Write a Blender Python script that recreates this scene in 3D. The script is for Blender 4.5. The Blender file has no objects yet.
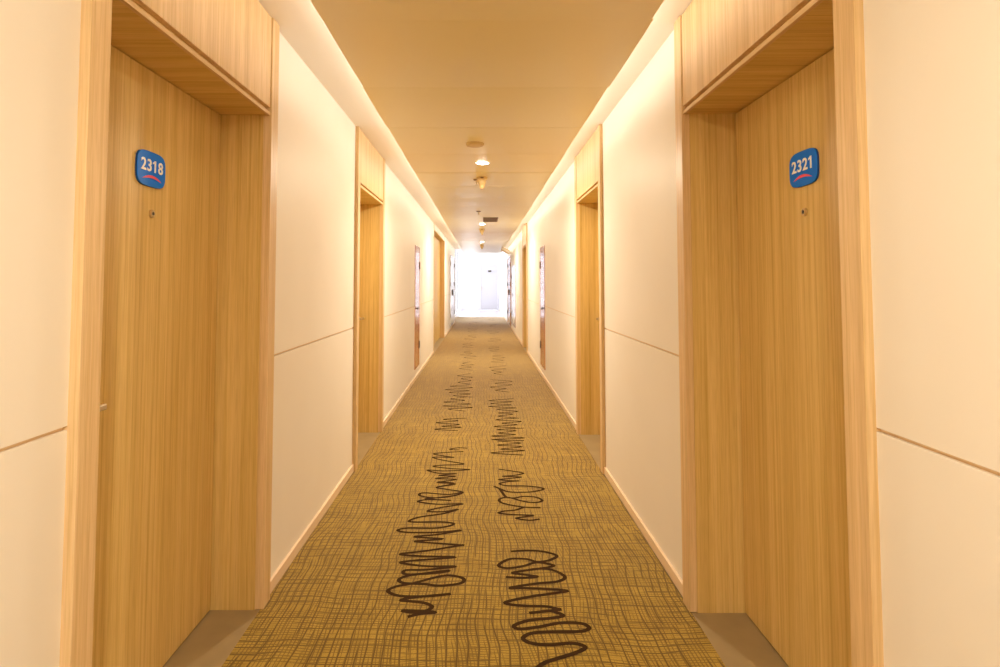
import bpy, bmesh, math, random
from mathutils import Vector, Matrix

# ---------------------------------------------------------------- camera, light, exposure
scene = bpy.context.scene
COL = scene.collection
CAM_H = 1.33
PITCH = math.radians(2.5)
FOC = 542.0            # focal length in pixels of a 1000 px wide frame
PY = 282.8 - FOC * math.tan(PITCH)   # row of the optical axis; the horizon stays at row 282.8
cam_data = bpy.data.cameras.new('camera')
cam_data.sensor_width = 36.0
cam_data.lens = 36.0 * FOC / 1000.0
cam_data.shift_x = 0.018
cam_data.shift_y = (PY - 333.5) / 1000.0
cam_data.clip_start = 0.02
cam = bpy.data.objects.new('camera', cam_data)
cam.location = (0, 0, CAM_H)
cam.rotation_euler = (math.pi / 2 + PITCH, 0, 0)
COL.objects.link(cam)
scene.camera = cam

world = bpy.data.worlds.new('world')
scene.world = world
world.use_nodes = True
wn = world.node_tree.nodes
wn['Background'].inputs[0].default_value = (0.86, 0.90, 1.0, 1)
wn['Background'].inputs[1].default_value = 4.8

LED_STRENGTH = 7.6
LED_COLOR = (1.0, 0.88, 0.76)
DOWNLIGHT_W = 45.0
scene.view_settings.view_transform = 'Standard'
scene.view_settings.look = 'None'
scene.view_settings.exposure = 0.0
scene.view_settings.gamma = 1.0
scene.view_settings.use_curve_mapping = False
scene.cycles.max_bounces = 14
scene.cycles.diffuse_bounces = 8
scene.cycles.glossy_bounces = 5
scene.cycles.sample_clamp_indirect = 6.0
scene.cycles.use_denoising = True

# ---------------------------------------------------------------- materials
def new_mat(name):
    m = bpy.data.materials.new(name)
    m.use_nodes = True
    nt = m.node_tree
    return m, nt, nt.nodes['Principled BSDF']

def nd(nt, kind, **kw):
    n = nt.nodes.new(kind)
    for k, v in kw.items():
        setattr(n, k, v)
    return n

def mapped(nt, scale, rand=0.0):
    tc = nd(nt, 'ShaderNodeTexCoord')
    mp = nd(nt, 'ShaderNodeMapping')
    mp.inputs['Scale'].default_value = scale
    if rand:
        oi = nd(nt, 'ShaderNodeObjectInfo')
        mu = nd(nt, 'ShaderNodeMath', operation='MULTIPLY')
        mu.inputs[1].default_value = rand
        nt.links.new(oi.outputs['Random'], mu.inputs[0])
        cb = nd(nt, 'ShaderNodeCombineXYZ')
        for i in range(3):
            nt.links.new(mu.outputs[0], cb.inputs[i])
        nt.links.new(cb.outputs[0], mp.inputs['Location'])
    nt.links.new(tc.outputs['Object'], mp.inputs['Vector'])
    return mp

def noise(nt, vec, scale=1.0, detail=2.0, rough=0.5):
    n = nd(nt, 'ShaderNodeTexNoise')
    n.inputs['Scale'].default_value = scale
    n.inputs['Detail'].default_value = detail
    n.inputs['Roughness'].default_value = rough
    nt.links.new(vec, n.inputs['Vector'])
    return n

def ramp(nt, fac, stops):
    r = nd(nt, 'ShaderNodeValToRGB')
    els = r.color_ramp.elements
    while len(els) > 1:
        els.remove(els[-1])
    els[0].position = stops[0][0]
    els[0].color = (*stops[0][1], 1)
    for p, c in stops[1:]:
        e = els.new(p)
        e.color = (*c, 1)
    nt.links.new(fac, r.inputs['Fac'])
    return r

def mixc(nt, fac, a, b, mode='MIX'):
    m = nd(nt, 'ShaderNodeMix', data_type='RGBA', blend_type=mode)
    if isinstance(fac, (int, float)):
        m.inputs[0].default_value = fac
    else:
        nt.links.new(fac, m.inputs[0])
    for s, v in ((6, a), (7, b)):
        if isinstance(v, tuple):
            m.inputs[s].default_value = (*v, 1)
        else:
            nt.links.new(v, m.inputs[s])
    return m.outputs[2]

def bump(nt, bsdf, height, strength, dist):
    b = nd(nt, 'ShaderNodeBump')
    b.inputs['Strength'].default_value = strength
    b.inputs['Distance'].default_value = dist
    nt.links.new(height, b.inputs['Height'])
    nt.links.new(b.outputs[0], bsdf.inputs['Normal'])

def wood(name, axis, light, mid, dark, rough=0.42):
    m, nt, b = new_mat(name)
    def sc(a, c):
        return tuple(c if i == axis else a for i in range(3))
    f1 = noise(nt, mapped(nt, sc(95, 0.9), 7.0).outputs[0], 1.0, 2.5, 0.6)
    f2 = noise(nt, mapped(nt, sc(17, 0.30), 5.0).outputs[0], 1.0, 2.0, 0.5)
    f3 = noise(nt, mapped(nt, sc(260, 9), 3.0).outputs[0], 1.0, 1.0, 0.5)
    r1 = ramp(nt, f1.outputs['Fac'], [(0.33, dark), (0.46, mid), (0.62, light)])
    r2 = ramp(nt, f2.outputs['Fac'], [(0.32, (0.86, 0.82, 0.74)), (0.62, (1, 1, 1))])
    r3 = ramp(nt, f3.outputs['Fac'], [(0.3, (0.90, 0.88, 0.84)), (0.6, (1, 1, 1))])
    c = mixc(nt, 1.0, r1.outputs[0], r2.outputs[0], 'MULTIPLY')
    c = mixc(nt, 1.0, c, r3.outputs[0], 'MULTIPLY')
    nt.links.new(c, b.inputs['Base Color'])
    b.inputs['Roughness'].default_value = rough
    b.inputs['Specular IOR Level'].default_value = 0.35
    bump(nt, b, f1.outputs['Fac'], 0.12, 0.001)
    return m

def plain(name, color, rough=0.5, metal=0.0, spec=0.5, vary=0.0):
    m, nt, b = new_mat(name)
    if vary:
        n = noise(nt, mapped(nt, (6, 6, 6)).outputs[0], 1.0, 3.0)
        r = ramp(nt, n.outputs['Fac'], [(0.3, tuple(x * (1 - vary) for x in color)), (0.7, color)])
        nt.links.new(r.outputs[0], b.inputs['Base Color'])
    else:
        b.inputs['Base Color'].default_value = (*color, 1)
    b.inputs['Roughness'].default_value = rough
    b.inputs['Metallic'].default_value = metal
    b.inputs['Specular IOR Level'].default_value = spec
    return m

WL, WM, WD = (0.77, 0.565, 0.23), (0.72, 0.515, 0.185), (0.63, 0.425, 0.13)
M_WOOD = wood('veneer_vertical', 2, WL, WM, WD)
M_WOODX = wood('veneer_crosswise', 0, WL, WM, WD)
M_CASING = wood('veneer_casing', 2, (0.81, 0.60, 0.35), (0.77, 0.56, 0.305), (0.71, 0.50, 0.25))
M_CASINGX = wood('veneer_lip', 1, (0.81, 0.60, 0.35), (0.77, 0.56, 0.305), (0.71, 0.50, 0.25))

# cream wall panels
M_WALL, nt, b = new_mat('cream_wall_panel')
n = noise(nt, mapped(nt, (1.6, 1.6, 1.6)).outputs[0], 1.0, 3.0)
r = ramp(nt, n.outputs['Fac'], [(0.3, (0.845, 0.80, 0.73)), (0.7, (0.875, 0.835, 0.77))])
nt.links.new(r.outputs[0], b.inputs['Base Color'])
b.inputs['Roughness'].default_value = 0.5
b.inputs['Specular IOR Level'].default_value = 0.35
M_GROOVE = plain('groove_backing', (0.80, 0.60, 0.38), 0.7)
M_BASE = plain('skirting_paint', (0.84, 0.66, 0.47), 0.4)
M_COVE = plain('cove_paint', (0.88, 0.83, 0.74), 0.6)
M_LOBBY = plain('white_plaster', (0.90, 0.90, 0.92), 0.6)
M_STONE = plain('threshold_stone', (0.36, 0.275, 0.15), 0.35, vary=0.18)
M_TILE = plain('pale_polished_tile', (0.74, 0.70, 0.70), 0.18)
M_STEEL = plain('brushed_steel', (0.62, 0.58, 0.52), 0.28, 1.0)
M_DARKSTEEL = plain('dark_hinge', (0.10, 0.08, 0.06), 0.4, 0.6)
M_DARK = plain('dark_gap', (0.05, 0.035, 0.02), 0.8)
M_LACQ = plain('red_brown_lacquer', (0.50, 0.20, 0.075), 0.14, spec=0.8)
M_METALDOOR = plain('pale_metal_door', (0.72, 0.70, 0.70), 0.22, spec=0.7)
M_ENDDOOR = plain('pale_grey_door', (0.62, 0.61, 0.66), 0.5)
M_BLUE = plain('sign_blue', (0.0, 0.19, 0.95), 0.45, spec=0.2)
M_NAVY = plain('sign_edge', (0.005, 0.07, 0.30), 0.4, spec=0.2)
M_WHITE = plain('sign_white', (0.95, 0.95, 0.98), 0.4)
M_RED = plain('sign_red', (0.75, 0.06, 0.16), 0.4)
M_BEIGE = plain('aged_beige_plastic', (0.66, 0.48, 0.22), 0.5)
M_VENT = plain('brown_vent', (0.20, 0.12, 0.05), 0.5)
M_BRASS = plain('brass', (0.70, 0.58, 0.40), 0.3, 1.0)
M_LENS = plain('peephole_lens', (0.02, 0.02, 0.02), 0.05)
M_FRAME = plain('window_frame_white', (0.85, 0.85, 0.87), 0.4)
M_FITTING = plain('pale_fitting', (0.92, 0.90, 0.87), 0.5)
M_SPECK = None

# enamelled ceiling panels
M_CEIL, nt, b = new_mat('enamelled_ceiling_panel')
b.inputs['Base Color'].default_value = (0.90, 0.77, 0.42, 1)
b.inputs['Roughness'].default_value = 0.36
b.inputs['Coat Weight'].default_value = 0.75
b.inputs['Coat Roughness'].default_value = 0.42
b.inputs['Coat IOR'].default_value = 1.8
b.inputs['Specular IOR Level'].default_value = 0.9
n1 = noise(nt, mapped(nt, (0.9, 3.2, 1)).outputs[0], 1.0, 1.5)
bump(nt, b, n1.outputs['Fac'], 0.3, 0.02)

# carpet: golden weave with dark scratchy cross lines
M_CARPET, nt, b = new_mat('golden_carpet')
def mth(op, a_, b_=None, c_=None):
    n_ = nd(nt, 'ShaderNodeMath', operation=op)
    for i_, v_ in enumerate((a_, b_, c_)):
        if v_ is None:
            continue
        if isinstance(v_, (int, float)):
            n_.inputs[i_].default_value = v_
        else:
            nt.links.new(v_, n_.inputs[i_])
    return n_.outputs[0]
def threads(axis, freq, amp, width, cover, seed):
    """broken wavy threads running along one axis of the floor"""
    tc = nd(nt, 'ShaderNodeTexCoord')
    sp = nd(nt, 'ShaderNodeSeparateXYZ')
    nt.links.new(tc.outputs['Object'], sp.inputs[0])
    across = sp.outputs[axis]
    def nz(sa, sl, off, detail=1.0):
        cb = nd(nt, 'ShaderNodeCombineXYZ')
        nt.links.new(mth('MULTIPLY_ADD', sp.outputs[axis], sa, off), cb.inputs[0])
        nt.links.new(mth('MULTIPLY_ADD', sp.outputs[1 - axis], sl, off), cb.inputs[1])
        return noise(nt, cb.outputs[0], 1.0, detail).outputs['Fac']
    t = mth('ADD', mth('MULTIPLY', across, freq), mth('MULTIPLY', nz(1.3, 2.0, seed, 1.5), amp))
    d = mth('PINGPONG', t, 0.5)
    ln = nd(nt, 'ShaderNodeMapRange')
    ln.inputs['From Min'].default_value = width * 0.45
    ln.inputs['From Max'].default_value = width
    ln.inputs['To Min'].default_value = 1.0
    ln.inputs['To Max'].default_value = 0.0
    nt.links.new(d, ln.inputs['Value'])
    mk = nd(nt, 'ShaderNodeMapRange')
    mk.inputs['From Min'].default_value = cover - 0.03
    mk.inputs['From Max'].default_value = cover + 0.03
    nt.links.new(nz(freq * 0.8, 2.2, seed + 31.0), mk.inputs['Value'])
    return mth('MULTIPLY', ln.outputs[0], mk.outputs[0])
L1 = threads(0, 30.0, 4.6, 0.13, 0.40, 3.0)
L2 = threads(1, 30.0, 3.6, 0.12, 0.44, 9.0)
L3 = threads(0, 71.0, 9.0, 0.21, 0.44, 17.0)
L4 = threads(1, 76.0, 8.0, 0.21, 0.42, 23.0)
mx = nd(nt, 'ShaderNodeMath', operation='MAXIMUM'); nt.links.new(L1, mx.inputs[0]); nt.links.new(L2, mx.inputs[1])
my = nd(nt, 'ShaderNodeMath', operation='MAXIMUM'); nt.links.new(L3, my.inputs[0]); nt.links.new(L4, my.inputs[1])
my2 = nd(nt, 'ShaderNodeMath', operation='MULTIPLY'); nt.links.new(my.outputs[0], my2.inputs[0]); my2.inputs[1].default_value = 0.75
mz = nd(nt, 'ShaderNodeMath', operation='MAXIMUM'); nt.links.new(mx.outputs[0], mz.inputs[0]); nt.links.new(my2.outputs[0], mz.inputs[1])
mzz = nd(nt, 'ShaderNodeMath', operation='MULTIPLY'); nt.links.new(mz.outputs[0], mzz.inputs[0]); mzz.inputs[1].default_value = 0.88
pile = noise(nt, mapped(nt, (330, 330, 330)).outputs[0], 1.0, 2.0)
blot = noise(nt, mapped(nt, (9, 9, 9)).outputs[0], 1.0, 2.0)
basec = ramp(nt, pile.outputs['Fac'], [(0.3, (0.31, 0.205, 0.022)), (0.7, (0.56, 0.385, 0.062))])
blotc = ramp(nt, blot.outputs['Fac'], [(0.3, (0.78, 0.76, 0.68)), (0.65, (1.0, 1.0, 1.0))])
c0 = mixc(nt, 1.0, basec.outputs[0], blotc.outputs[0], 'MULTIPLY')
c1 = mixc(nt, mzz.outputs[0], c0, (0.085, 0.045, 0.004))
nt.links.new(c1, b.inputs['Base Color'])
b.inputs['Roughness'].default_value = 0.9
b.inputs['Specular IOR Level'].default_value = 0.15
b.inputs['Sheen Weight'].default_value = 0.55
b.inputs['Sheen Tint'].default_value = (1.0, 0.82, 0.74, 1)  # peach sheen stands in for haze paling the far carpet
b.inputs['Sheen Roughness'].default_value = 0.4
bump(nt, b, pile.outputs['Fac'], 0.5, 0.002)
M_SCRIB = plain('dark_brown_yarn', (0.048, 0.024, 0.008), 0.9, spec=0.1)

def emit(name, color, strength):
    m = bpy.data.materials.new(name)
    m.use_nodes = True
    nt = m.node_tree
    nt.nodes.clear()
    e = nd(nt, 'ShaderNodeEmission')
    e.inputs[0].default_value = (*color, 1)
    e.inputs[1].default_value = strength
    o = nd(nt, 'ShaderNodeOutputMaterial')
    nt.links.new(e.outputs[0], o.inputs[0])
    return m
M_LED = emit('led_glow', LED_COLOR, LED_STRENGTH)
M_LAMP = emit('downlight_glow', (1.0, 0.93, 0.85), 40.0)

M_GLASS = bpy.data.materials.new('clear_glass')
M_GLASS.use_nodes = True
nt = M_GLASS.node_tree
nt.nodes.clear()
tr = nd(nt, 'ShaderNodeBsdfTransparent'); gl = nd(nt, 'ShaderNodeBsdfGlossy'); gl.inputs['Roughness'].default_value = 0.03
fr = nd(nt, 'ShaderNodeFresnel'); fr.inputs[0].default_value = 1.25
ms = nd(nt, 'ShaderNodeMixShader'); o = nd(nt, 'ShaderNodeOutputMaterial')
nt.links.new(fr.outputs[0], ms.inputs[0]); nt.links.new(tr.outputs[0], ms.inputs[1]); nt.links.new(gl.outputs[0], ms.inputs[2]); nt.links.new(ms.outputs[0], o.inputs[0])

# ---------------------------------------------------------------- mesh helpers
def box(bm, x0, x1, y0, y1, z0, z1, bev=0.0):
    xs, ys, zs = sorted((x0, x1)), sorted((y0, y1)), sorted((z0, z1))
    vs = [bm.verts.new((x, y, z)) for x in xs for y in ys for z in zs]
    fs = []
    for idx in ((0, 1, 3, 2), (4, 6, 7, 5), (0, 4, 5, 1), (2, 3, 7, 6), (0, 2, 6, 4), (1, 5, 7, 3)):
        fs.append(bm.faces.new([vs[i] for i in idx]))
    if bev > 0:
        es = list({e for f in fs for e in f.edges})
        bmesh.ops.bevel(bm, geom=es, offset=bev, segments=2, profile=0.5, affect='EDGES')
    return fs

def lathe(bm, c, profile, axis='Z', seg=28):
    """profile: (r, h) pairs along the axis from c; closed at both ends"""
    rings = []
    for r_, h_ in profile:
        ring = []
        for k in range(seg):
            a = 2 * math.pi * k / seg
            p = (r_ * math.cos(a), r_ * math.sin(a), h_)
            if axis == 'X':
                p = (p[2], p[0], p[1])
            elif axis == 'Y':
                p = (p[0], p[2], p[1])
            ring.append(bm.verts.new((c[0] + p[0], c[1] + p[1], c[2] + p[2])))
        rings.append(ring)
    for a_, b_ in zip(rings, rings[1:]):
        for k in range(seg):
            bm.faces.new((a_[k], a_[(k + 1) % seg], b_[(k + 1) % seg], b_[k]))
    bm.faces.new(rings[0])
    bm.faces.new(rings[-1])

def obj(name, bm, mat, parent=None, smooth=False):
    bmesh.ops.recalc_face_normals(bm, faces=bm.faces)
    if parent is not None:
        off = Vector(parent.get('_w', (0, 0, 0)))
        bmesh.ops.translate(bm, verts=bm.verts, vec=-off)
    me = bpy.data.meshes.new(name)
    bm.to_mesh(me)
    bm.free()
    if smooth:
        for p in me.polygons:
            p.use_smooth = True
    for m in (mat if isinstance(mat, (list, tuple)) else [mat]):
        me.materials.append(m)
    o = bpy.data.objects.new(name, me)
    COL.objects.link(o)
    if parent is not None:
        o.parent = parent
    return o

def B():
    return bmesh.new()

def onebox(name, mat, parent, *a, bev=0.0):
    bm = B()
    box(bm, *a, bev=bev)
    return obj(name, bm, mat, parent)

def empty(name, loc):
    o = bpy.data.objects.new(name, None)
    o.empty_display_size = 0.1
    o.location = loc
    o['_w'] = loc
    COL.objects.link(o)
    return o

def tag(o, label, cat, group=None):
    o['label'] = label
    o['category'] = cat
    if group:
        o['group'] = group
    return o

def struct(o):
    o['kind'] = 'structure'
    return o

# ---------------------------------------------------------------- dimensions
LW, RW = 0.916, 0.861          # corridor wall faces, left and right of the camera
TOP = 2.465                    # cove ceiling
PANEL_Z = 2.34                 # dropped ceiling
Y0, Y1, Y2 = -4.0, 18.35, 26.6  # back wall, end of the corridor, end of the lobby
SEAM = 1.010
WALL = {-1: LW, 1: RW}
# door openings: (side, outer near, inner near, inner far, outer far)
DL1 = (-1, 1.212, 1.280, 2.270, 2.343)
DR1 = (1, 1.198, 1.270, 2.251, 2.325)
DL2 = (-1, 3.882, 3.953, 4.890, 4.962)
DR2 = (1, 3.828, 3.900, 4.820, 4.893)
DR4 = (1, 10.241, 10.313, 11.250, 11.320)
DL4 = (-1, 10.270, 10.314, 13.170, 13.214)
OUT = 1.30                     # outer face of the wall blocks

# ---------------------------------------------------------------- walls
def wall_side(s, cuts, y_end, name):
    w = WALL[s]
    bm = B(); g = B()
    y = Y0
    spans = []
    for c in cuts:
        spans.append((y, c[1] + 0.012))
        y = c[4] - 0.012
    spans.append((y, y_end))
    for a, b_ in spans:
        box(bm, s * w, s * (w + 0.010), a, b_, 0.0, SEAM - 0.0045)
        box(bm, s * w, s * (w + 0.010), a, b_, SEAM + 0.0045, TOP)
    for f in bm.faces:
        f.material_index = 0
    def gb(*a):
        for f in box(bm, *a):
            f.material_index = 1
    for a, b_ in spans:
        gb(s * (w + 0.010), s * OUT, a, b_, 0.0, TOP)
    for c in cuts:
        gb(s * (w + 0.03), s * OUT, c[1] + 0.012, c[4] - 0.012, 2.075 if c is not DL4 else TOP - 0.015, TOP)
    gb(s * OUT, s * (OUT + 0.1), Y0 - 0.1, y_end, -0.05, TOP + 0.1)  # unseen slab added behind walls and doors to keep outside light out
    o = obj(name, bm, [M_WALL, M_GROOVE])
    struct(o)
    return o
wall_side(-1, [DL1, DL2, DL4], Y1, 'wall_left')
wall_side(1, [DR1, DR2, DR4], Y2, 'wall_right')
struct(onebox('wall_back', M_WALL, None, -OUT, OUT, Y0 - 0.1, Y0, -0.05, TOP))

# baseboards
def baseboard(s, cuts, name, y_end):
    bm = B()
    y = Y0
    for c in cuts + [None]:
        e = c[1] if c else y_end
        box(bm, s * (WALL[s] - 0.012), s * (WALL[s] + 0.001), y, e, 0.0, 0.052, bev=0.002)
        if c:
            y = c[4]
    struct(obj(name, bm, M_BASE))
baseboard(-1, [DL1, DL2, DL4], 'baseboard_left', Y1)
baseboard(1, [DR1, DR2, DR4], 'baseboard_right', Y2)

# ---------------------------------------------------------------- floor and carpet
floor = struct(onebox('floor', M_STONE, None, -1.6, 1.45, Y0 - 0.1, Y2 + 0.1, -0.08, -0.010))
bm = B()
box(bm, -0.904, 0.846, Y0, Y1, -0.010, 0.0)
box(bm, -1.035, 0.861, Y1, 21.3, -0.010, 0.0)
carpet = obj('carpet', bm, M_CARPET, floor)
onebox('lobby_tiling', M_TILE, floor, -1.035, 0.861, 21.3, Y2, -0.010, 0.0)

def floor_pt(px, py):
    u = (px - 482.0) / FOC; v = (PY - py) / FOC
    dy = math.cos(PITCH) - v * math.sin(PITCH); dz = v * math.cos(PITCH) + math.sin(PITCH)
    k = -CAM_H / dz
    return Vector((u * k, dy * k))

def smooth_path(pts, n=7):
    out = []
    P = [pts[0]] + list(pts) + [pts[-1]]
    for i in range(1, len(P) - 2):
        p0, p1, p2, p3 = P[i - 1:i + 3]
        for k in range(n):
            t = k / n
            out.append(0.5 * ((2 * p1) + (p2 - p0) * t + (2 * p0 - 5 * p1 + 4 * p2 - p3) * t * t + (3 * p1 - p0 - 3 * p2 + p3) * t ** 3))
    out.append(P[-2])
    return out

def ribbon(bm, pts, w, z):
    path = smooth_path(pts)
    prev = None
    for i, p in enumerate(path):
        a = path[max(i - 1, 0)]; b_ = path[min(i + 1, len(path) - 1)]
        d = (b_ - a)
        if d.length < 1e-6:
            continue
        d.normalize()
        nrm = Vector((-d.y, d.x)) * w / 2
        z += 1.5e-6
        cur = (bm.verts.new((p.x + nrm.x, p.y + nrm.y, z)), bm.verts.new((p.x - nrm.x, p.y - nrm.y, z)))
        if prev:
            bm.faces.new((prev[0], prev[1], cur[1], cur[0]))
        prev = cur

def zoomed(ox, oy, k, lst):
    return [floor_pt(ox + u / k, oy + v / k) for u, v in lst]

A = zoomed(380, 530, 7.41, [(205, 645), (300, 622), (410, 612), (300, 602), (165, 598), (240, 612), (340, 600), (385, 570), (330, 542), (230, 530), (155, 522), (240, 502), (525, 475), (350, 492), (150, 490), (60, 455), (120, 420), (250, 395), (420, 350), (520, 338), (615, 360), (600, 395), (450, 415), (330, 402), (180, 395), (140, 370), (200, 342), (350, 320), (510, 302), (430, 318), (200, 330), (190, 300), (350, 295), (560, 272), (350, 270), (155, 245), (250, 228), (560, 203), (300, 195), (150, 180), (350, 155), (620, 112)])
A2 = zoomed(390, 480, 8.33, [(620, 545), (300, 522), (215, 510), (440, 492), (200, 475), (400, 455), (590, 420), (400, 437), (150, 438), (65, 420), (150, 402), (400, 400), (530, 370), (450, 352), (220, 352), (160, 342), (250, 310), (450, 280), (565, 245), (450, 265), (315, 262), (400, 235), (605, 200), (400, 203), (235, 182), (320, 165), (510, 172), (300, 158), (380, 150), (540, 130), (600, 105), (480, 122), (300, 108), (245, 118), (270, 138), (400, 150), (545, 130), (600, 102), (480, 80), (390, 62), (530, 30), (400, 15)])
A3 = zoomed(405, 440, 11.11, [(350, 525), (560, 490), (360, 472), (570, 440), (340, 428), (560, 405), (380, 395), (570, 375), (380, 372), (250, 335), (450, 345), (720, 330), (500, 318), (320, 295), (400, 282), (650, 270), (500, 240), (370, 215), (320, 192), (540, 195), (440, 180), (320, 155), (480, 138), (650, 130)])
A4 = zoomed(405, 440, 11.11, [(690, 92), (590, 88), (500, 104), (600, 112)])
R1a = zoomed(490, 540, 9.09, [(190, 105), (350, 97), (500, 110), (605, 145), (540, 185), (430, 200), (330, 175), (180, 175), (80, 230), (150, 258), (300, 240), (430, 205), (580, 235), (450, 262), (350, 275), (205, 300), (300, 315), (430, 335), (300, 345), (145, 338)])
R1b = zoomed(490, 540, 9.09, [(350, 275), (450, 262), (570, 275), (680, 335), (620, 378), (450, 395), (300, 415), (180, 440), (350, 440), (700, 462), (550, 490), (350, 520), (135, 572), (300, 600), (500, 605), (620, 630)]) + zoomed(495, 600, 9.09, [(590, 90), (450, 105), (310, 122)])
R1c = zoomed(495, 600, 9.09, [(480, 98), (540, 110), (620, 145), (500, 168), (300, 190), (175, 235), (220, 265), (380, 250), (600, 210), (780, 215), (855, 255), (780, 287), (500, 292), (330, 305), (255, 350), (330, 395), (500, 410), (700, 395), (820, 430), (740, 480), (550, 540), (450, 575), (370, 640), (330, 760)])
R2a = zoomed(490, 465, 10.27, [(90, 45), (200, 60), (340, 85), (250, 108), (130, 118), (320, 125), (200, 140), (90, 152), (200, 162), (300, 165), (170, 175), (100, 195), (180, 215), (400, 220), (550, 245), (450, 275), (300, 282), (180, 275), (100, 245), (40, 220)])
R2b = zoomed(490, 465, 10.27, [(100, 245), (130, 290), (170, 332), (250, 340), (350, 325), (480, 335), (535, 370), (450, 388), (330, 372), (200, 337), (120, 342), (95, 368), (150, 400), (350, 435), (520, 440)])
R2c = zoomed(490, 465, 10.27, [(350, 435), (260, 465), (150, 475), (90, 495), (200, 510), (440, 520), (350, 535), (270, 550), (400, 570), (510, 558)])
bm = B()
zz = 0.0008
for k, p in enumerate((A, A2, A3, A4, R1a, R1b, R1c, R2a, R2b, R2c)):
    ribbon(bm, p, 0.0185, zz + 0.00005 * k)
rs = random.Random(4)
def cluster(ya, yb, xa, xb, n):
    """a run of tight loops between two depths; xa, xb are the picture columns of its sides"""
    pts = []
    side = 0
    for i in range(n):
        t = i / (n - 1)
        y = yb + (ya - yb) * t + rs.uniform(-0.25, 0.25) * (yb - ya) / n
        w = (xb - xa)
        x = xa + w * (rs.uniform(0.0, 0.32) if side else rs.uniform(0.68, 1.0))
        pts.append((x, y))
        side = 1 - side
    pp = [floor_pt(*q) for q in pts]
    ribbon(bm, pp, 0.0185, zz + 0.0006)
for c in [(418, 431, 433, 468, 9), (397, 411, 442, 474, 9), (385, 397, 445, 476, 9), (374, 384, 457, 475, 7),
          (362, 370, 458, 474, 7), (351, 359, 459, 477, 7), (343, 348, 461, 477, 5), (335, 340, 464, 478, 5), (328, 332, 466, 479, 5), (322, 325, 468, 480, 4), (317, 319.5, 470, 481, 4),
          (441, 455, 490, 526, 8), (428, 441, 491, 525, 9), (418, 428, 494, 526, 7), (408, 418, 494, 521, 7), (399, 408, 488, 517, 7), (380, 392, 489, 513, 8),
          (366, 375, 489, 507, 7), (355, 363, 488, 505, 7), (346, 352, 488, 503, 6), (338, 342, 488, 501, 5), (330, 334, 487, 499, 5), (324, 327, 487, 497, 4), (318, 320.5, 486, 495, 4)]:
    cluster(*c)
bmesh.ops.recalc_face_normals(bm, faces=bm.faces)
for f in bm.faces:
    if f.normal.z < 0:
        f.normal_flip()
me = bpy.data.meshes.new('woven_scribble')
bm.to_mesh(me); bm.free()
me.materials.append(M_SCRIB)
o = bpy.data.objects.new('woven_scribble', me)
COL.objects.link(o)
o.parent = carpet
o['kind'] = 'stuff'
o['label'] = 'dark brown looping scribbles woven into the carpet'

# ---------------------------------------------------------------- ceiling
bm = B()
box(bm, -OUT, OUT, Y0 - 0.1, Y1, TOP, TOP + 0.1)
ceiling = struct(obj('ceiling', bm, M_COVE))
ceiling['_w'] = (0, 0, 0)
rc = random.Random(11)
PL, PR = -0.612, 0.655
edges = [2.047 + 0.727 * k for k in range(-8, 23)]
edges[-1] = Y1
edges = [Y0] + [e for e in edges if e > Y0 + 0.2]
for k, (a, b_) in enumerate(zip(edges, edges[1:])):
    jl, jr, jz = rc.uniform(-0.006, 0.006), rc.uniform(-0.006, 0.006), rc.uniform(0, 0.0015)
    bm = B()
    t = 0.0005
    xl, xr, z = PL + jl, PR + jr, PANEL_Z + jz
    ya_, yb_ = a + t, b_ - t
    tilt, sag, prev = rc.uniform(-0.002, 0.002), rc.uniform(0.0015, 0.004), None
    for j in range(13):
        q = j / 12
        zb = z + tilt * (q - 0.5) - sag * (4 * q * (1 - q)) + 0.002
        yy = ya_ + (yb_ - ya_) * q
        ring = [bm.verts.new(v) for v in ((xl, yy, zb), (xr, yy, zb), (xr, yy, z + 0.016), (xl, yy, z + 0.016))]
        if prev:
            for i in range(4):
                bm.faces.new((prev[i], prev[(i + 1) % 4], ring[(i + 1) % 4], ring[i]))
        else:
            bm.faces.new(ring)
        prev = ring
    bm.faces.new(prev)
    obj('ceiling_panel', bm, M_CEIL, ceiling)
# backing above the seams and the lights in the cove
onebox('ceiling_batten', M_CEIL, ceiling, PL + 0.10, PR - 0.10, Y0, Y1 - 0.01, PANEL_Z + 0.0175, PANEL_Z + 0.03)
for s, e in ((-1, PL), (1, PR)):
    bm = B()
    xc = e - s * 0.026
    y = Y0 + 0.05
    while y < Y1 - 0.3:
        z0 = PANEL_Z + 0.020
        box(bm, xc - 0.006, xc + 0.006, y, y + 0.47, z0, z0 + 0.050)
        y += 0.5
    obj('cove_light_strip', bm, M_LED, ceiling)

# ---------------------------------------------------------------- doors
def handle(parent, s, plane, y, z, direction):
    """lever handle on a long plate; direction is +1 when the lever points down the corridor"""
    onebox('lock_plate', M_STEEL, parent, s * plane, s * (plane - 0.010), y - 0.024, y + 0.024, z - 0.17, z + 0.06, bev=0.003)
    bm = B()
    lathe(bm, (s * plane, y, z), [(0.017, 0.0), (0.017, -s * 0.018), (0.010, -s * 0.020), (0.010, -s * 0.058)], 'X', 20)
    box(bm, s * (plane - 0.046), s * (plane - 0.062), y - 0.011 * direction, y + direction * 0.125, z - 0.008, z + 0.010, bev=0.004)
    obj('lever_handle', bm, M_STEEL, parent)

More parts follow.
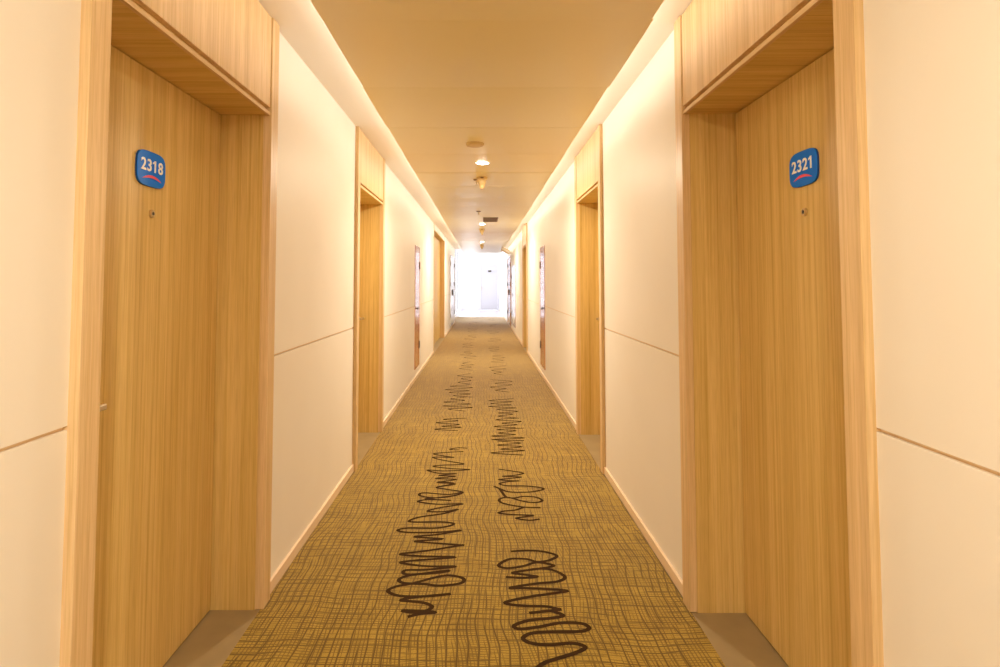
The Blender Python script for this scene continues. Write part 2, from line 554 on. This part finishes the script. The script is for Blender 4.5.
def hotel_door(n, d, plane, front, hside, peep=None):
    s, ya, yb, yc, yd = d
    w = WALL[s]
    root = empty('door_%d' % n, (s * w, (ya + yd) / 2, 0))
    struct(root)
    HZ = 2.04
    for y_a, y_b in ((ya, yb), (yc, yd)):      # casings run the full height of the wall
        onebox('casing', M_CASING, root, s * front, s * (w + 0.012), y_a, y_b, 0, TOP - 0.001, bev=0.0015)
    for y_a, y_b in ((yb - 0.018, yb + 0.004), (yc - 0.004, yc + 0.018)):
        onebox('jamb', M_WOOD, root, s * (w + 0.010), s * (plane + 0.055), y_a, y_b, -0.01, HZ + 0.012)
    onebox('head_lining', M_WOODX, root, s * (front + 0.012), s * (plane + 0.055), yb + 0.0005, yc - 0.0005, HZ, HZ + 0.012)
    onebox('head_lip', M_CASINGX, root, s * (front + 0.006), s * (front + 0.020), yb + 0.0005, yc - 0.0005, HZ - 0.002, HZ + 0.013, bev=0.001)
    onebox('shadow_gap', M_WOODX, root, s * (front + 0.026), s * (w + 0.03), yb + 0.0005, yc - 0.0005, HZ + 0.013, HZ + 0.034)
    onebox('overdoor_panel', M_CASING, root, s * (front + 0.006), s * (w + 0.03), yb + 0.003, yc - 0.003, HZ + 0.032, TOP - 0.003, bev=0.001)
    onebox('threshold', M_STONE, root, s * 0.904 if s < 0 else s * 0.846, s * (plane + 0.055), yb, yc, -0.010, -0.001)
    leaf = onebox('door_leaf', M_WOOD, root, s * plane, s * (plane + 0.045), yb + 0.007, yc - 0.007, 0.004, HZ - 0.003, bev=0.001)
    onebox('door_stop', M_WOODX, root, s * (plane + 0.046), s * (plane + 0.06), yb, yc, 0.0, HZ)  # unseen sheet closing the whole opening behind the leaf
    if hside < 0:
        handle(root, s, plane, yb + 0.12, 0.985, 1)
    else:
        handle(root, s, plane, yc - 0.075, 1.015, -1)
    if peep:
        bm = B()
        lathe(bm, (s * plane, peep[0], peep[1]), [(0.0138, 0), (0.0138, -s * 0.005), (0.009, -s * 0.008), (0.0075, -s * 0.008), (0.0070, -s * 0.005)], 'X', 24)
        p = obj('peephole', bm, M_BRASS, root, smooth=False)
        bm = B()
        lathe(bm, (s * plane, peep[0], peep[1]), [(0.0068, -s * 0.004), (0.0060, -s * 0.0065), (0.003, -s * 0.0080)], 'X', 20)
        l = obj('lens', bm, M_LENS, root)
        l.parent = p
    return root
hotel_door(1, DL1, 1.104, 0.892, -1, (1.800, 1.560))
hotel_door(2, DR1, 1.061, 0.839, -1, (1.771, 1.562))
hotel_door(3, DL2, 1.104, 0.892, 1)
hotel_door(4, DR2, 1.061, 0.839, 1)
hotel_door(5, DR4, 1.061, 0.839, 1)

# wide timber recess on the left with a pair of doors
s, ya, yb, yc, yd = DL4
root = struct(empty('door_6', (-LW, (ya + yd) / 2, 0)))
for y_a, y_b in ((ya, yb), (yc, yd)):
    onebox('jamb', M_CASING, root, -0.910, -1.10, y_a, y_b, 0, TOP - 0.001, bev=0.001)
onebox('head_lining', M_WOODX, root, -0.914, -1.10, yb, yc, TOP - 0.13, TOP - 0.115)
onebox('overdoor_panel', M_WALL, root, -0.912, -0.945, yb, yc, TOP - 0.115, TOP - 0.001)
ym = (yb + yc) / 2
for y_a, y_b in ((yb + 0.003, ym - 0.002), (ym + 0.002, yc - 0.003)):
    onebox('door_leaf', M_WOOD, root, -1.023, -1.065, y_a, y_b, 0.004, TOP - 0.133, bev=0.001)
onebox('threshold', M_STONE, root, -0.904, -1.10, yb, yc, -0.010, -0.001)
onebox('door_stop', M_WOODX, root, -1.067, -1.085, yb, yc, 0, TOP - 0.12)  # unseen sheet behind both leaves, closing their gaps

# ---------------------------------------------------------------- number signs
def sign(s, plane, y, z, text, label):
    root = empty('room_number_sign', (s * plane, y, z))
    tag(root, label, 'sign')
    W2, H2 = 0.077, 0.0585
    def outline(k, n=56):
        pts = []
        for i in range(n):
            a = 2 * math.pi * i / n
            ca, sa = math.cos(a), math.sin(a)
            pts.append((W2 * k * math.copysign(abs(ca) ** 0.50, ca), H2 * k * math.copysign(abs(sa) ** 0.50, sa)))
        return pts
    def to_w(u, v, d):
        return (s * (plane - d), y - s * u, z + v)     # u runs to the reader's right
    def slab(name, k0, k1, d0, d1, mat, par):
        bm = B()
        r0 = [bm.verts.new(to_w(u, v, d0)) for u, v in outline(k0)]
        r1 = [bm.verts.new(to_w(u, v, d1)) for u, v in outline(k1)]
        n = len(r0)
        for i in range(n):
            bm.faces.new((r0[i], r0[(i + 1) % n], r1[(i + 1) % n], r1[i]))
        bm.faces.new(r0); bm.faces.new(r1)
        return obj(name, bm, mat, par)
    slab('backplate', 1.0, 1.0, 0.0, 0.006, M_NAVY, root)
    slab('face', 0.992, 0.98, 0.006, 0.0075, M_BLUE, root)
    cu = bpy.data.curves.new('number', 'FONT')
    cu.body = text
    cu.size = 0.055
    cu.space_character = 1.12
    cu.align_x = 'CENTER'
    cu.align_y = 'CENTER'
    cu.extrude = 0.0006
    cu.offset = 0.0011
    to = bpy.data.objects.new('number_tmp', cu)
    COL.objects.link(to)
    bpy.context.view_layer.update()
    me = bpy.data.meshes.new_from_object(to.evaluated_get(bpy.context.evaluated_depsgraph_get()))
    bpy.data.objects.remove(to)
    # the numeral 1 of the sign has a small flag at its top left
    bt = bmesh.new(); bt.from_mesh(me)
    # find the stem: the island of vertices that is the digit 1
    bt.verts.ensure_lookup_table()
    seen, isl = set(), []
    for v in bt.verts:
        if v in seen:
            continue
        st, comp = [v], []
        seen.add(v)
        while st:
            q = st.pop(); comp.append(q)
            for e in q.link_edges:
                w_ = e.other_vert(q)
                if w_ not in seen:
                    seen.add(w_); st.append(w_)
        isl.append(comp)
    def width(c):
        return max(v.co.x for v in c) - min(v.co.x for v in c)
    tall = [c for c in isl if max(v.co.y for v in c) - min(v.co.y for v in c) > 0.03]
    stem = min(tall or isl, key=width)
    sx, sy = min(v.co.x for v in stem), max(v.co.y for v in stem)
    quad = [(sx + 0.002, sy), (sx + 0.002, sy - 0.007), (sx - 0.009, sy - 0.0125), (sx - 0.009, sy - 0.0075)]
    lo_ = [bt.verts.new((x_, y_, -0.0006)) for x_, y_ in quad]
    hi_ = [bt.verts.new((x_, y_, 0.0006)) for x_, y_ in quad]
    for k_ in range(4):
        bt.faces.new((lo_[k_], lo_[(k_ + 1) % 4], hi_[(k_ + 1) % 4], hi_[k_]))
    bt.faces.new(lo_); bt.faces.new(hi_)
    bt.to_mesh(me); bt.free()
    rot = Matrix(((0, 0, -s), (-s, 0, 0), (0, 1, 0))).to_4x4()
    me.transform(Matrix.Translation((-s * 0.0083, 0, 0.009)) @ rot)
    me.materials.clear()
    me.materials.append(M_WHITE)
    me.name = 'number'
    t = bpy.data.objects.new('number', me)
    COL.objects.link(t)
    t.parent = root
    # red swoosh under the number
    bm = B()
    n = 18
    prev = None
    for i in range(n + 1):
        q = -1 + 2 * i / n
        u = q * 0.050
        v = -0.036 + 0.011 * (1 - q * q)
        hw = 0.0042 * (1 - abs(q) ** 2.2) + 0.0004
        cur = [bm.verts.new(to_w(u, v + sg * hw, d)) for sg, d in ((1, 0.0075), (1, 0.0088), (-1, 0.0088), (-1, 0.0075))]
        if prev:
            for j in range(4):
                bm.faces.new((prev[j], prev[(j + 1) % 4], cur[(j + 1) % 4], cur[j]))
        else:
            bm.faces.new(cur)
        prev = cur
    bm.faces.new(prev)
    obj('swoosh', bm, M_RED, root)
sign(-1, 1.104, 1.787, 1.706, '2318', 'blue room sign reading 2318 on the near door of the left-hand wall')
sign(1, 1.061, 1.767, 1.706, '2321', 'blue room sign reading 2321 on the near door of the right-hand wall')

# ---------------------------------------------------------------- service hatches
def hatch(s, y0, y1, z0, z1, label, mat, name='service_hatch', cat='cupboard door', hinges=True, two=False, knob=0.98, group=None):
    w = WALL[s]
    root = empty(name, (s * w, (y0 + y1) / 2, z0))
    tag(root, label, cat, group)
    fw = 0.018
    bm = B()
    box(bm, s * (w - 0.007), s * (w + 0.002), y0, y0 + fw, z0, z1)
    box(bm, s * (w - 0.007), s * (w + 0.002), y1 - fw, y1, z0, z1)
    box(bm, s * (w - 0.007), s * (w + 0.002), y0 + fw, y1 - fw, z0, z0 + fw)
    box(bm, s * (w - 0.007), s * (w + 0.002), y0 + fw, y1 - fw, z1 - fw, z1)
    obj('frame', bm, M_LACQ if mat is not M_METALDOOR else M_METALDOOR, root)
    leaves = [(y0 + fw + 0.002, y1 - fw - 0.002)]
    if two:
        m = (y0 + y1) / 2
        leaves = [(y0 + fw + 0.002, m - 0.002), (m + 0.002, y1 - fw - 0.002)]
    for a, b_ in leaves:
        onebox('door_panel', mat, root, s * (w - 0.005), s * (w + 0.001), a, b_, z0 + fw + 0.002, z1 - fw - 0.002, bev=0.001)
    if hinges:
        for zc in hinges:
            bm = B()
            lathe(bm, (s * (w - 0.010), y1 - fw, zc - 0.05), [(0.006, 0), (0.006, 0.10)], 'Z', 12)
            box(bm, s * (w - 0.009), s * (w - 0.004), y1 - fw - 0.03, y1 - 0.002, zc - 0.055, zc + 0.055)
            obj('hinge', bm, M_DARKSTEEL, root)
    if knob:
        bm = B()
        yk = y0 + 0.075 if not two else (y0 + y1) / 2 - 0.06
        lathe(bm, (s * (w - 0.004), yk, knob), [(0.016, 0), (0.016, -s * 0.004), (0.008, -s * 0.006), (0.008, -s * 0.020), (0.020, -s * 0.026), (0.020, -s * 0.034), (0.012, -s * 0.038)], 'X', 18)
        obj('knob', bm, M_DARKSTEEL, root)
    return root
hatch(-1, 7.40, 7.92, 0.150, 1.845, 'glossy red-brown service hatch between the second and third wooden doorways of the wall ending by the bright window', M_LACQ, hinges=(0.44, 1.58))
hatch(1, 7.42, 7.98, 0.145, 1.845, 'x', M_LACQ, hinges=(0.43, 1.59))
things = [o for o in COL.objects if o.name.startswith('service_hatch')]
things[0]['label'] = 'glossy red-brown service hatch in the left-hand corridor wall, before the wide timber recess'
things[1]['label'] = 'glossy red-brown service hatch in the right-hand corridor wall, opposite its twin'

# hydrant cupboard with speckled glass on the right
M_SPECK, nt, b = new_mat('speckled_cabinet_glass')
vn = noise(nt, mapped(nt, (5, 5, 7)).outputs[0], 1.0, 3.0)
rr = ramp(nt, vn.outputs['Fac'], [(0.40, (0.42, 0.36, 0.33)), (0.52, (0.72, 0.66, 0.62)), (0.60, (0.80, 0.76, 0.74))])
nt.links.new(rr.outputs[0], b.inputs['Base Color'])
b.inputs['Roughness'].default_value = 0.15
hatch(1, 13.90, 15.75, 0.170, 1.80, 'wide pale speckled cupboard with red-brown frame, near the bright corridor end', M_SPECK,
      name='wall_cupboard', cat='cupboard', hinges=(0.45, 1.5), two=True, knob=1.0)

def far_door(n, s, y0, y1, z1, mat, frame, hz, two):
    w = WALL[s]
    root = struct(empty('door_%d' % n, (s * w, (y0 + y1) / 2, 0)))
    fw = 0.05
    for a, b_ in ((y0, y0 + fw), (y1 - fw, y1)):
        onebox('casing', frame, root, s * (w - 0.018), s * (w + 0.002), a, b_, 0, z1, bev=0.002)
    onebox('head_casing', frame, root, s * (w - 0.018), s * (w + 0.002), y0 + fw, y1 - fw, z1 - fw, z1, bev=0.002)
    leaves = [(y0 + fw + 0.003, y1 - fw - 0.003)]
    if two:
        m = (y0 + y1) / 2
        leaves = [(y0 + fw + 0.003, m - 0.003), (m + 0.003, y1 - fw - 0.003)]
    for a, b_ in leaves:
        lf = onebox('door_leaf', mat, root, s * (w - 0.010), s * (w + 0.002), a, b_, 0.01, z1 - fw - 0.003, bev=0.002)
    for zc in hz:
        for yy in ((y0 + fw + 0.02, y1 - fw - 0.02) if two else (y1 - fw - 0.02,)):
            onebox('hinge', M_DARKSTEEL, root, s * (w - 0.030), s * (w - 0.008), yy - 0.02, yy + 0.02, zc - 0.06, zc + 0.06, bev=0.003)
    onebox('pull_handle', M_DARKSTEEL, root, s * (w - 0.045), s * (w - 0.008), (y0 + y1) / 2 - 0.10, (y0 + y1) / 2 - 0.06, 0.95, 1.12, bev=0.004)
    return root
far_door(7, -1, 15.50, 17.70, 2.13, M_METALDOOR, M_METALDOOR, (0.38, 1.29, 1.89), True)
far_door(8, 1, 16.15, 17.95, 2.14, M_LACQ, M_LACQ, (0.38, 1.29, 1.89), True)

# ---------------------------------------------------------------- bright lobby at the end
bm = B()
box(bm, -1.135, -1.035, Y1, Y2 + 0.1, -0.05, 0.12)            # sill
box(bm, -1.135, -1.035, Y1, Y2 + 0.1, 2.72, 2.9)
for y in (Y1, 20.35, 22.4, 24.45, 26.45):
    box(bm, -1.135, -1.035, y, y + 0.12, 0.12, 2.72)
box(bm, -OUT - 0.1, -1.035, Y1 - 0.05, Y1, -0.05, 2.9)
struct(obj('wall_lobby_left', bm, M_LOBBY))
bm = B()
box(bm, RW, RW + 0.1, Y1, Y2 + 0.1, TOP, 2.9)
struct(obj('wall_lobby_right', bm, M_LOBBY))
bm = B()
box(bm, -OUT, OUT, Y1 + 0.001, Y1 + 0.08, TOP + 0.001, 2.9)
struct(obj('trim_1', bm, M_LOBBY))
struct(onebox('ceiling_lobby', M_LOBBY, None, -1.2, 1.4, Y1, Y2 + 0.1, 2.85, 2.95))
# end wall: window beside a pale door
bm = B()
E0, E1 = Y2, Y2 + 0.1
box(bm, -1.035, -0.95, E0, E1, 0, 2.85)
box(bm, -0.25, -0.15, E0, E1, 0, 2.85)
box(bm, 0.84, 1.3, E0, E1, 0, 2.85)
box(bm, -0.15, 0.84, E0, E1, 2.28, 2.85)
box(bm, -0.95, -0.25, E0, E1, 0, 0.1)
box(bm, -0.95, -0.25, E0, E1, 2.7, 2.85)
struct(obj('wall_end', bm, M_LOBBY))
def window(n, panes, horizontal_axis, parent_loc):
    root = struct(empty('window_%d' % n, parent_loc))
    for a0, a1, z0, z1 in panes:
        bm = B(); g = B()
        f = 0.04
        def bx(b2, p0, p1, q0, q1, t):
            if horizontal_axis == 'Y':
                box(b2, -1.085 - t, -1.085 + t, p0, p1, q0, q1)
            else:
                box(b2, p0, p1, Y2 + 0.05 - t, Y2 + 0.05 + t, q0, q1)
        bx(bm, a0, a0 + f, z0, z1, 0.02); bx(bm, a1 - f, a1, z0, z1, 0.02)
        bx(bm, a0 + f, a1 - f, z0, z0 + f, 0.02); bx(bm, a0 + f, a1 - f, z1 - f, z1, 0.02)
        bx(bm, a0 + f, a1 - f, 1.0, 1.04, 0.02)
        obj('window_frame', bm, M_FRAME, root)
        bx(g, a0 + f, a1 - f, z0 + f, z1 - f, 0.003)
        obj('pane', g, M_GLASS, root)
window(1, [(18.47, 20.35, 0.12, 2.72), (20.47, 22.4, 0.12, 2.72), (22.52, 24.45, 0.12, 2.72), (24.57, 26.45, 0.12, 2.72)], 'Y', (-1.085, 22.5, 0))
window(2, [(-0.95, -0.25, 0.1, 2.7)], 'X', (-0.6, Y2 + 0.05, 0))
root = struct(empty('door_9', (0.345, Y2, 0)))
for a, b_ in ((-0.15, -0.10), (0.79, 0.84)):
    onebox('casing', M_ENDDOOR, root, a, b_, Y2 - 0.01, Y2 + 0.1, 0, 2.28)
onebox('head_casing', M_ENDDOOR, root, -0.10, 0.79, Y2 - 0.01, Y2 + 0.1, 2.23, 2.28)
onebox('door_leaf', M_ENDDOOR, root, -0.095, 0.785, Y2 + 0.02, Y2 + 0.07, 0.005, 2.225, bev=0.002)
onebox('door_closer', M_DARKSTEEL, root, 0.30, 0.46, Y2 - 0.03, Y2 + 0.02, 1.86, 1.94, bev=0.004)
bm = B()
box(bm, -0.04, 0.01, Y2 + 0.008, Y2 + 0.02, 0.98, 1.16, bev=0.002)
box(bm, -0.03, 0.11, Y2 - 0.03, Y2 - 0.015, 1.07, 1.09, bev=0.003)
box(bm, -0.03, -0.01, Y2 - 0.03, Y2 + 0.012, 1.07, 1.09)
obj('lever_handle', bm, M_STEEL, root)

# ---------------------------------------------------------------- ceiling fittings
PZ = PANEL_Z
def downlight(y, label):
    root = empty('downlight', (0.003, y, PZ))
    tag(root, label, 'ceiling light', 'recessed downlights along the corridor ceiling')
    bm = B()
    seg = 32
    prof = [(0.050, -0.001), (0.052, -0.005), (0.064, -0.003), (0.066, 0.0005)]
    rings = []
    for r_, h_ in prof:
        rings.append([bm.verts.new((0.003 + r_ * math.cos(2 * math.pi * k / seg), y + r_ * math.sin(2 * math.pi * k / seg), PZ + h_)) for k in range(seg)])
    for a, b_ in zip(rings, rings[1:]):
        for k in range(seg):
            bm.faces.new((a[k], a[(k + 1) % seg], b_[(k + 1) % seg], b_[k]))
    obj('trim_ring', bm, M_FRAME, root)
    bm = B()
    lathe(bm, (0.003, y, PZ), [(0.050, 0.0), (0.050, -0.004), (0.035, -0.009), (0.012, -0.011)], 'Z', 28)
    obj('diffuser', bm, M_LAMP, root)
    ld = bpy.data.lights.new('downlight_lamp', 'AREA')
    ld.shape = 'DISK'
    ld.size = 0.09
    ld.energy = DOWNLIGHT_W
    ld.color = (1.0, 0.87, 0.68)
    lo = bpy.data.objects.new('downlight_lamp', ld)
    lo.location = (0, 0, -0.013)
    COL.objects.link(lo)
    lo.parent = root
downlight(-0.24, 'recessed downlight overhead, nearer than any other in the corridor')
downlight(4.52, 'glowing round recessed downlight, the largest, just beyond the flat beige ceiling disc')
downlight(9.28, 'small glowing recessed downlight just behind the brown ceiling vent')
downlight(13.35, 'tiny glowing recessed downlight farthest along the ceiling, nearest the bright window end')

root = tag(empty('ceiling_cover_disc', (-0.051, 3.90, PZ)), 'flat round beige cover on the ceiling, in front of the nearest downlight', 'ceiling fitting')
bm = B()
lathe(bm, (-0.051, 3.90, PZ + 0.001), [(0.066, 0), (0.066, -0.008), (0.060, -0.016), (0.045, -0.019), (0.02, -0.020)], 'Z', 32)
obj('cover', bm, M_BEIGE, root, smooth=False)

def detector(y, k, label):
    root = empty('smoke_detector', (0.0, y, PZ))
    tag(root, label, 'smoke detector', 'smoke detectors along the corridor ceiling')
    bm = B()
    lathe(bm, (0.0, y, PZ + 0.001), [(0.052, 0), (0.052, -0.022), (0.048, -0.030)], 'Z', 28)
    obj('base', bm, M_BEIGE, root)
    bm = B()
    lathe(bm, (0.0, y, PZ - 0.029), [(0.040, 0), (0.036, -0.030), (0.024, -0.048), (0.020, -0.075), (0.014, -0.082)], 'Z', 24)
    obj('sensor_head', bm, M_BEIGE, root)
    onebox('indicator', M_VENT, root, -0.014, 0.014, y - 0.055, y - 0.050, PZ - 0.020, PZ - 0.008)
detector(5.16, 1, 'beige tapered smoke detector just beyond the nearest downlight')
detector(10.15, 1, 'small beige smoke detector beyond the second downlight, past the brown vent')
detector(14.45, 1, 'tiny smoke detector beyond the farthest downlight')

def sprinkler(x, y, label):
    root = empty('sprinkler_head', (x, y, PZ))
    tag(root, label, 'sprinkler', 'ceiling sprinklers')
    bm = B()
    lathe(bm, (x, y, PZ + 0.001), [(0.033, 0), (0.033, -0.005), (0.024, -0.009)], 'Z', 24)
    obj('escutcheon', bm, M_VENT, root)
    bm = B()
    lathe(bm, (x, y, PZ - 0.007), [(0.011, 0), (0.011, -0.022), (0.006, -0.026), (0.006, -0.040), (0.016, -0.042), (0.016, -0.045)], 'Z', 16)
    obj('nozzle', bm, M_BRASS, root)
sprinkler(-0.052, 5.27, 'dark sprinkler head beside the nearest smoke detector')
sprinkler(-0.048, 7.62, 'small sprinkler head just before the brown ceiling vent')

root = tag(empty('ceiling_vent', (0.135, 8.63, PZ)), 'brown rectangular slatted vent in the ceiling before the second downlight', 'vent')
bm = B()
x0, x1, y0, y1 = 0.015, 0.252, 8.34, 8.92
f = 0.018
box(bm, x0, x1, y0, y0 + f, PZ - 0.006, PZ + 0.001); box(bm, x0, x1, y1 - f, y1, PZ - 0.006, PZ + 0.001)
box(bm, x0, x0 + f, y0 + f, y1 - f, PZ - 0.006, PZ + 0.001); box(bm, x1 - f, x1, y0 + f, y1 - f, PZ - 0.006, PZ + 0.001)
obj('frame', bm, M_VENT, root)
bm = B()
n = 14
for k in range(n):
    yy = y0 + f + (y1 - y0 - 2 * f) * (k + 0.5) / n
    box(bm, x0 + f, x1 - f, yy - 0.013, yy + 0.009, PZ - 0.004, PZ - 0.001)
obj('slats', bm, M_VENT, root)

# tilted pale box fixed high on the right near the lobby
root = tag(empty('wall_fitting', (RW, 15.2, 2.15)), 'small pale tilted box with two dark stripes, fixed high near the bright corridor end', 'wall fitting')
def tilted(name, mat, x0, x1, y0, y1, z0, z1, bev=0.0):
    bm = B()
    box(bm, x0, x1, y0, y1, z0, z1, bev=bev)
    R = Matrix.Rotation(math.radians(28), 4, 'Y')
    bmesh.ops.transform(bm, matrix=Matrix.Translation((0.66, 15.2, 2.235)) @ R, verts=bm.verts)
    return obj(name, bm, mat, root)
tilted('housing', M_FITTING, -0.13, 0.13, -0.10, 0.10, -0.055, 0.055, 0.006)
tilted('stripe', M_BEIGE, -0.12, 0.12, -0.103, -0.0995, 0.030, 0.048)
tilted('stripe', M_BEIGE, -0.12, 0.12, -0.103, -0.0995, -0.048, -0.030)
bm = B()
box(bm, 0.74, RW, 15.17, 15.23, 2.15, 2.19, bev=0.003)
box(bm, RW - 0.012, RW, 15.13, 15.27, 2.10, 2.26, bev=0.003)
obj('bracket', bm, M_FITTING, root)

for o in COL.objects:
    if '_w' in o:
        del o['_w']
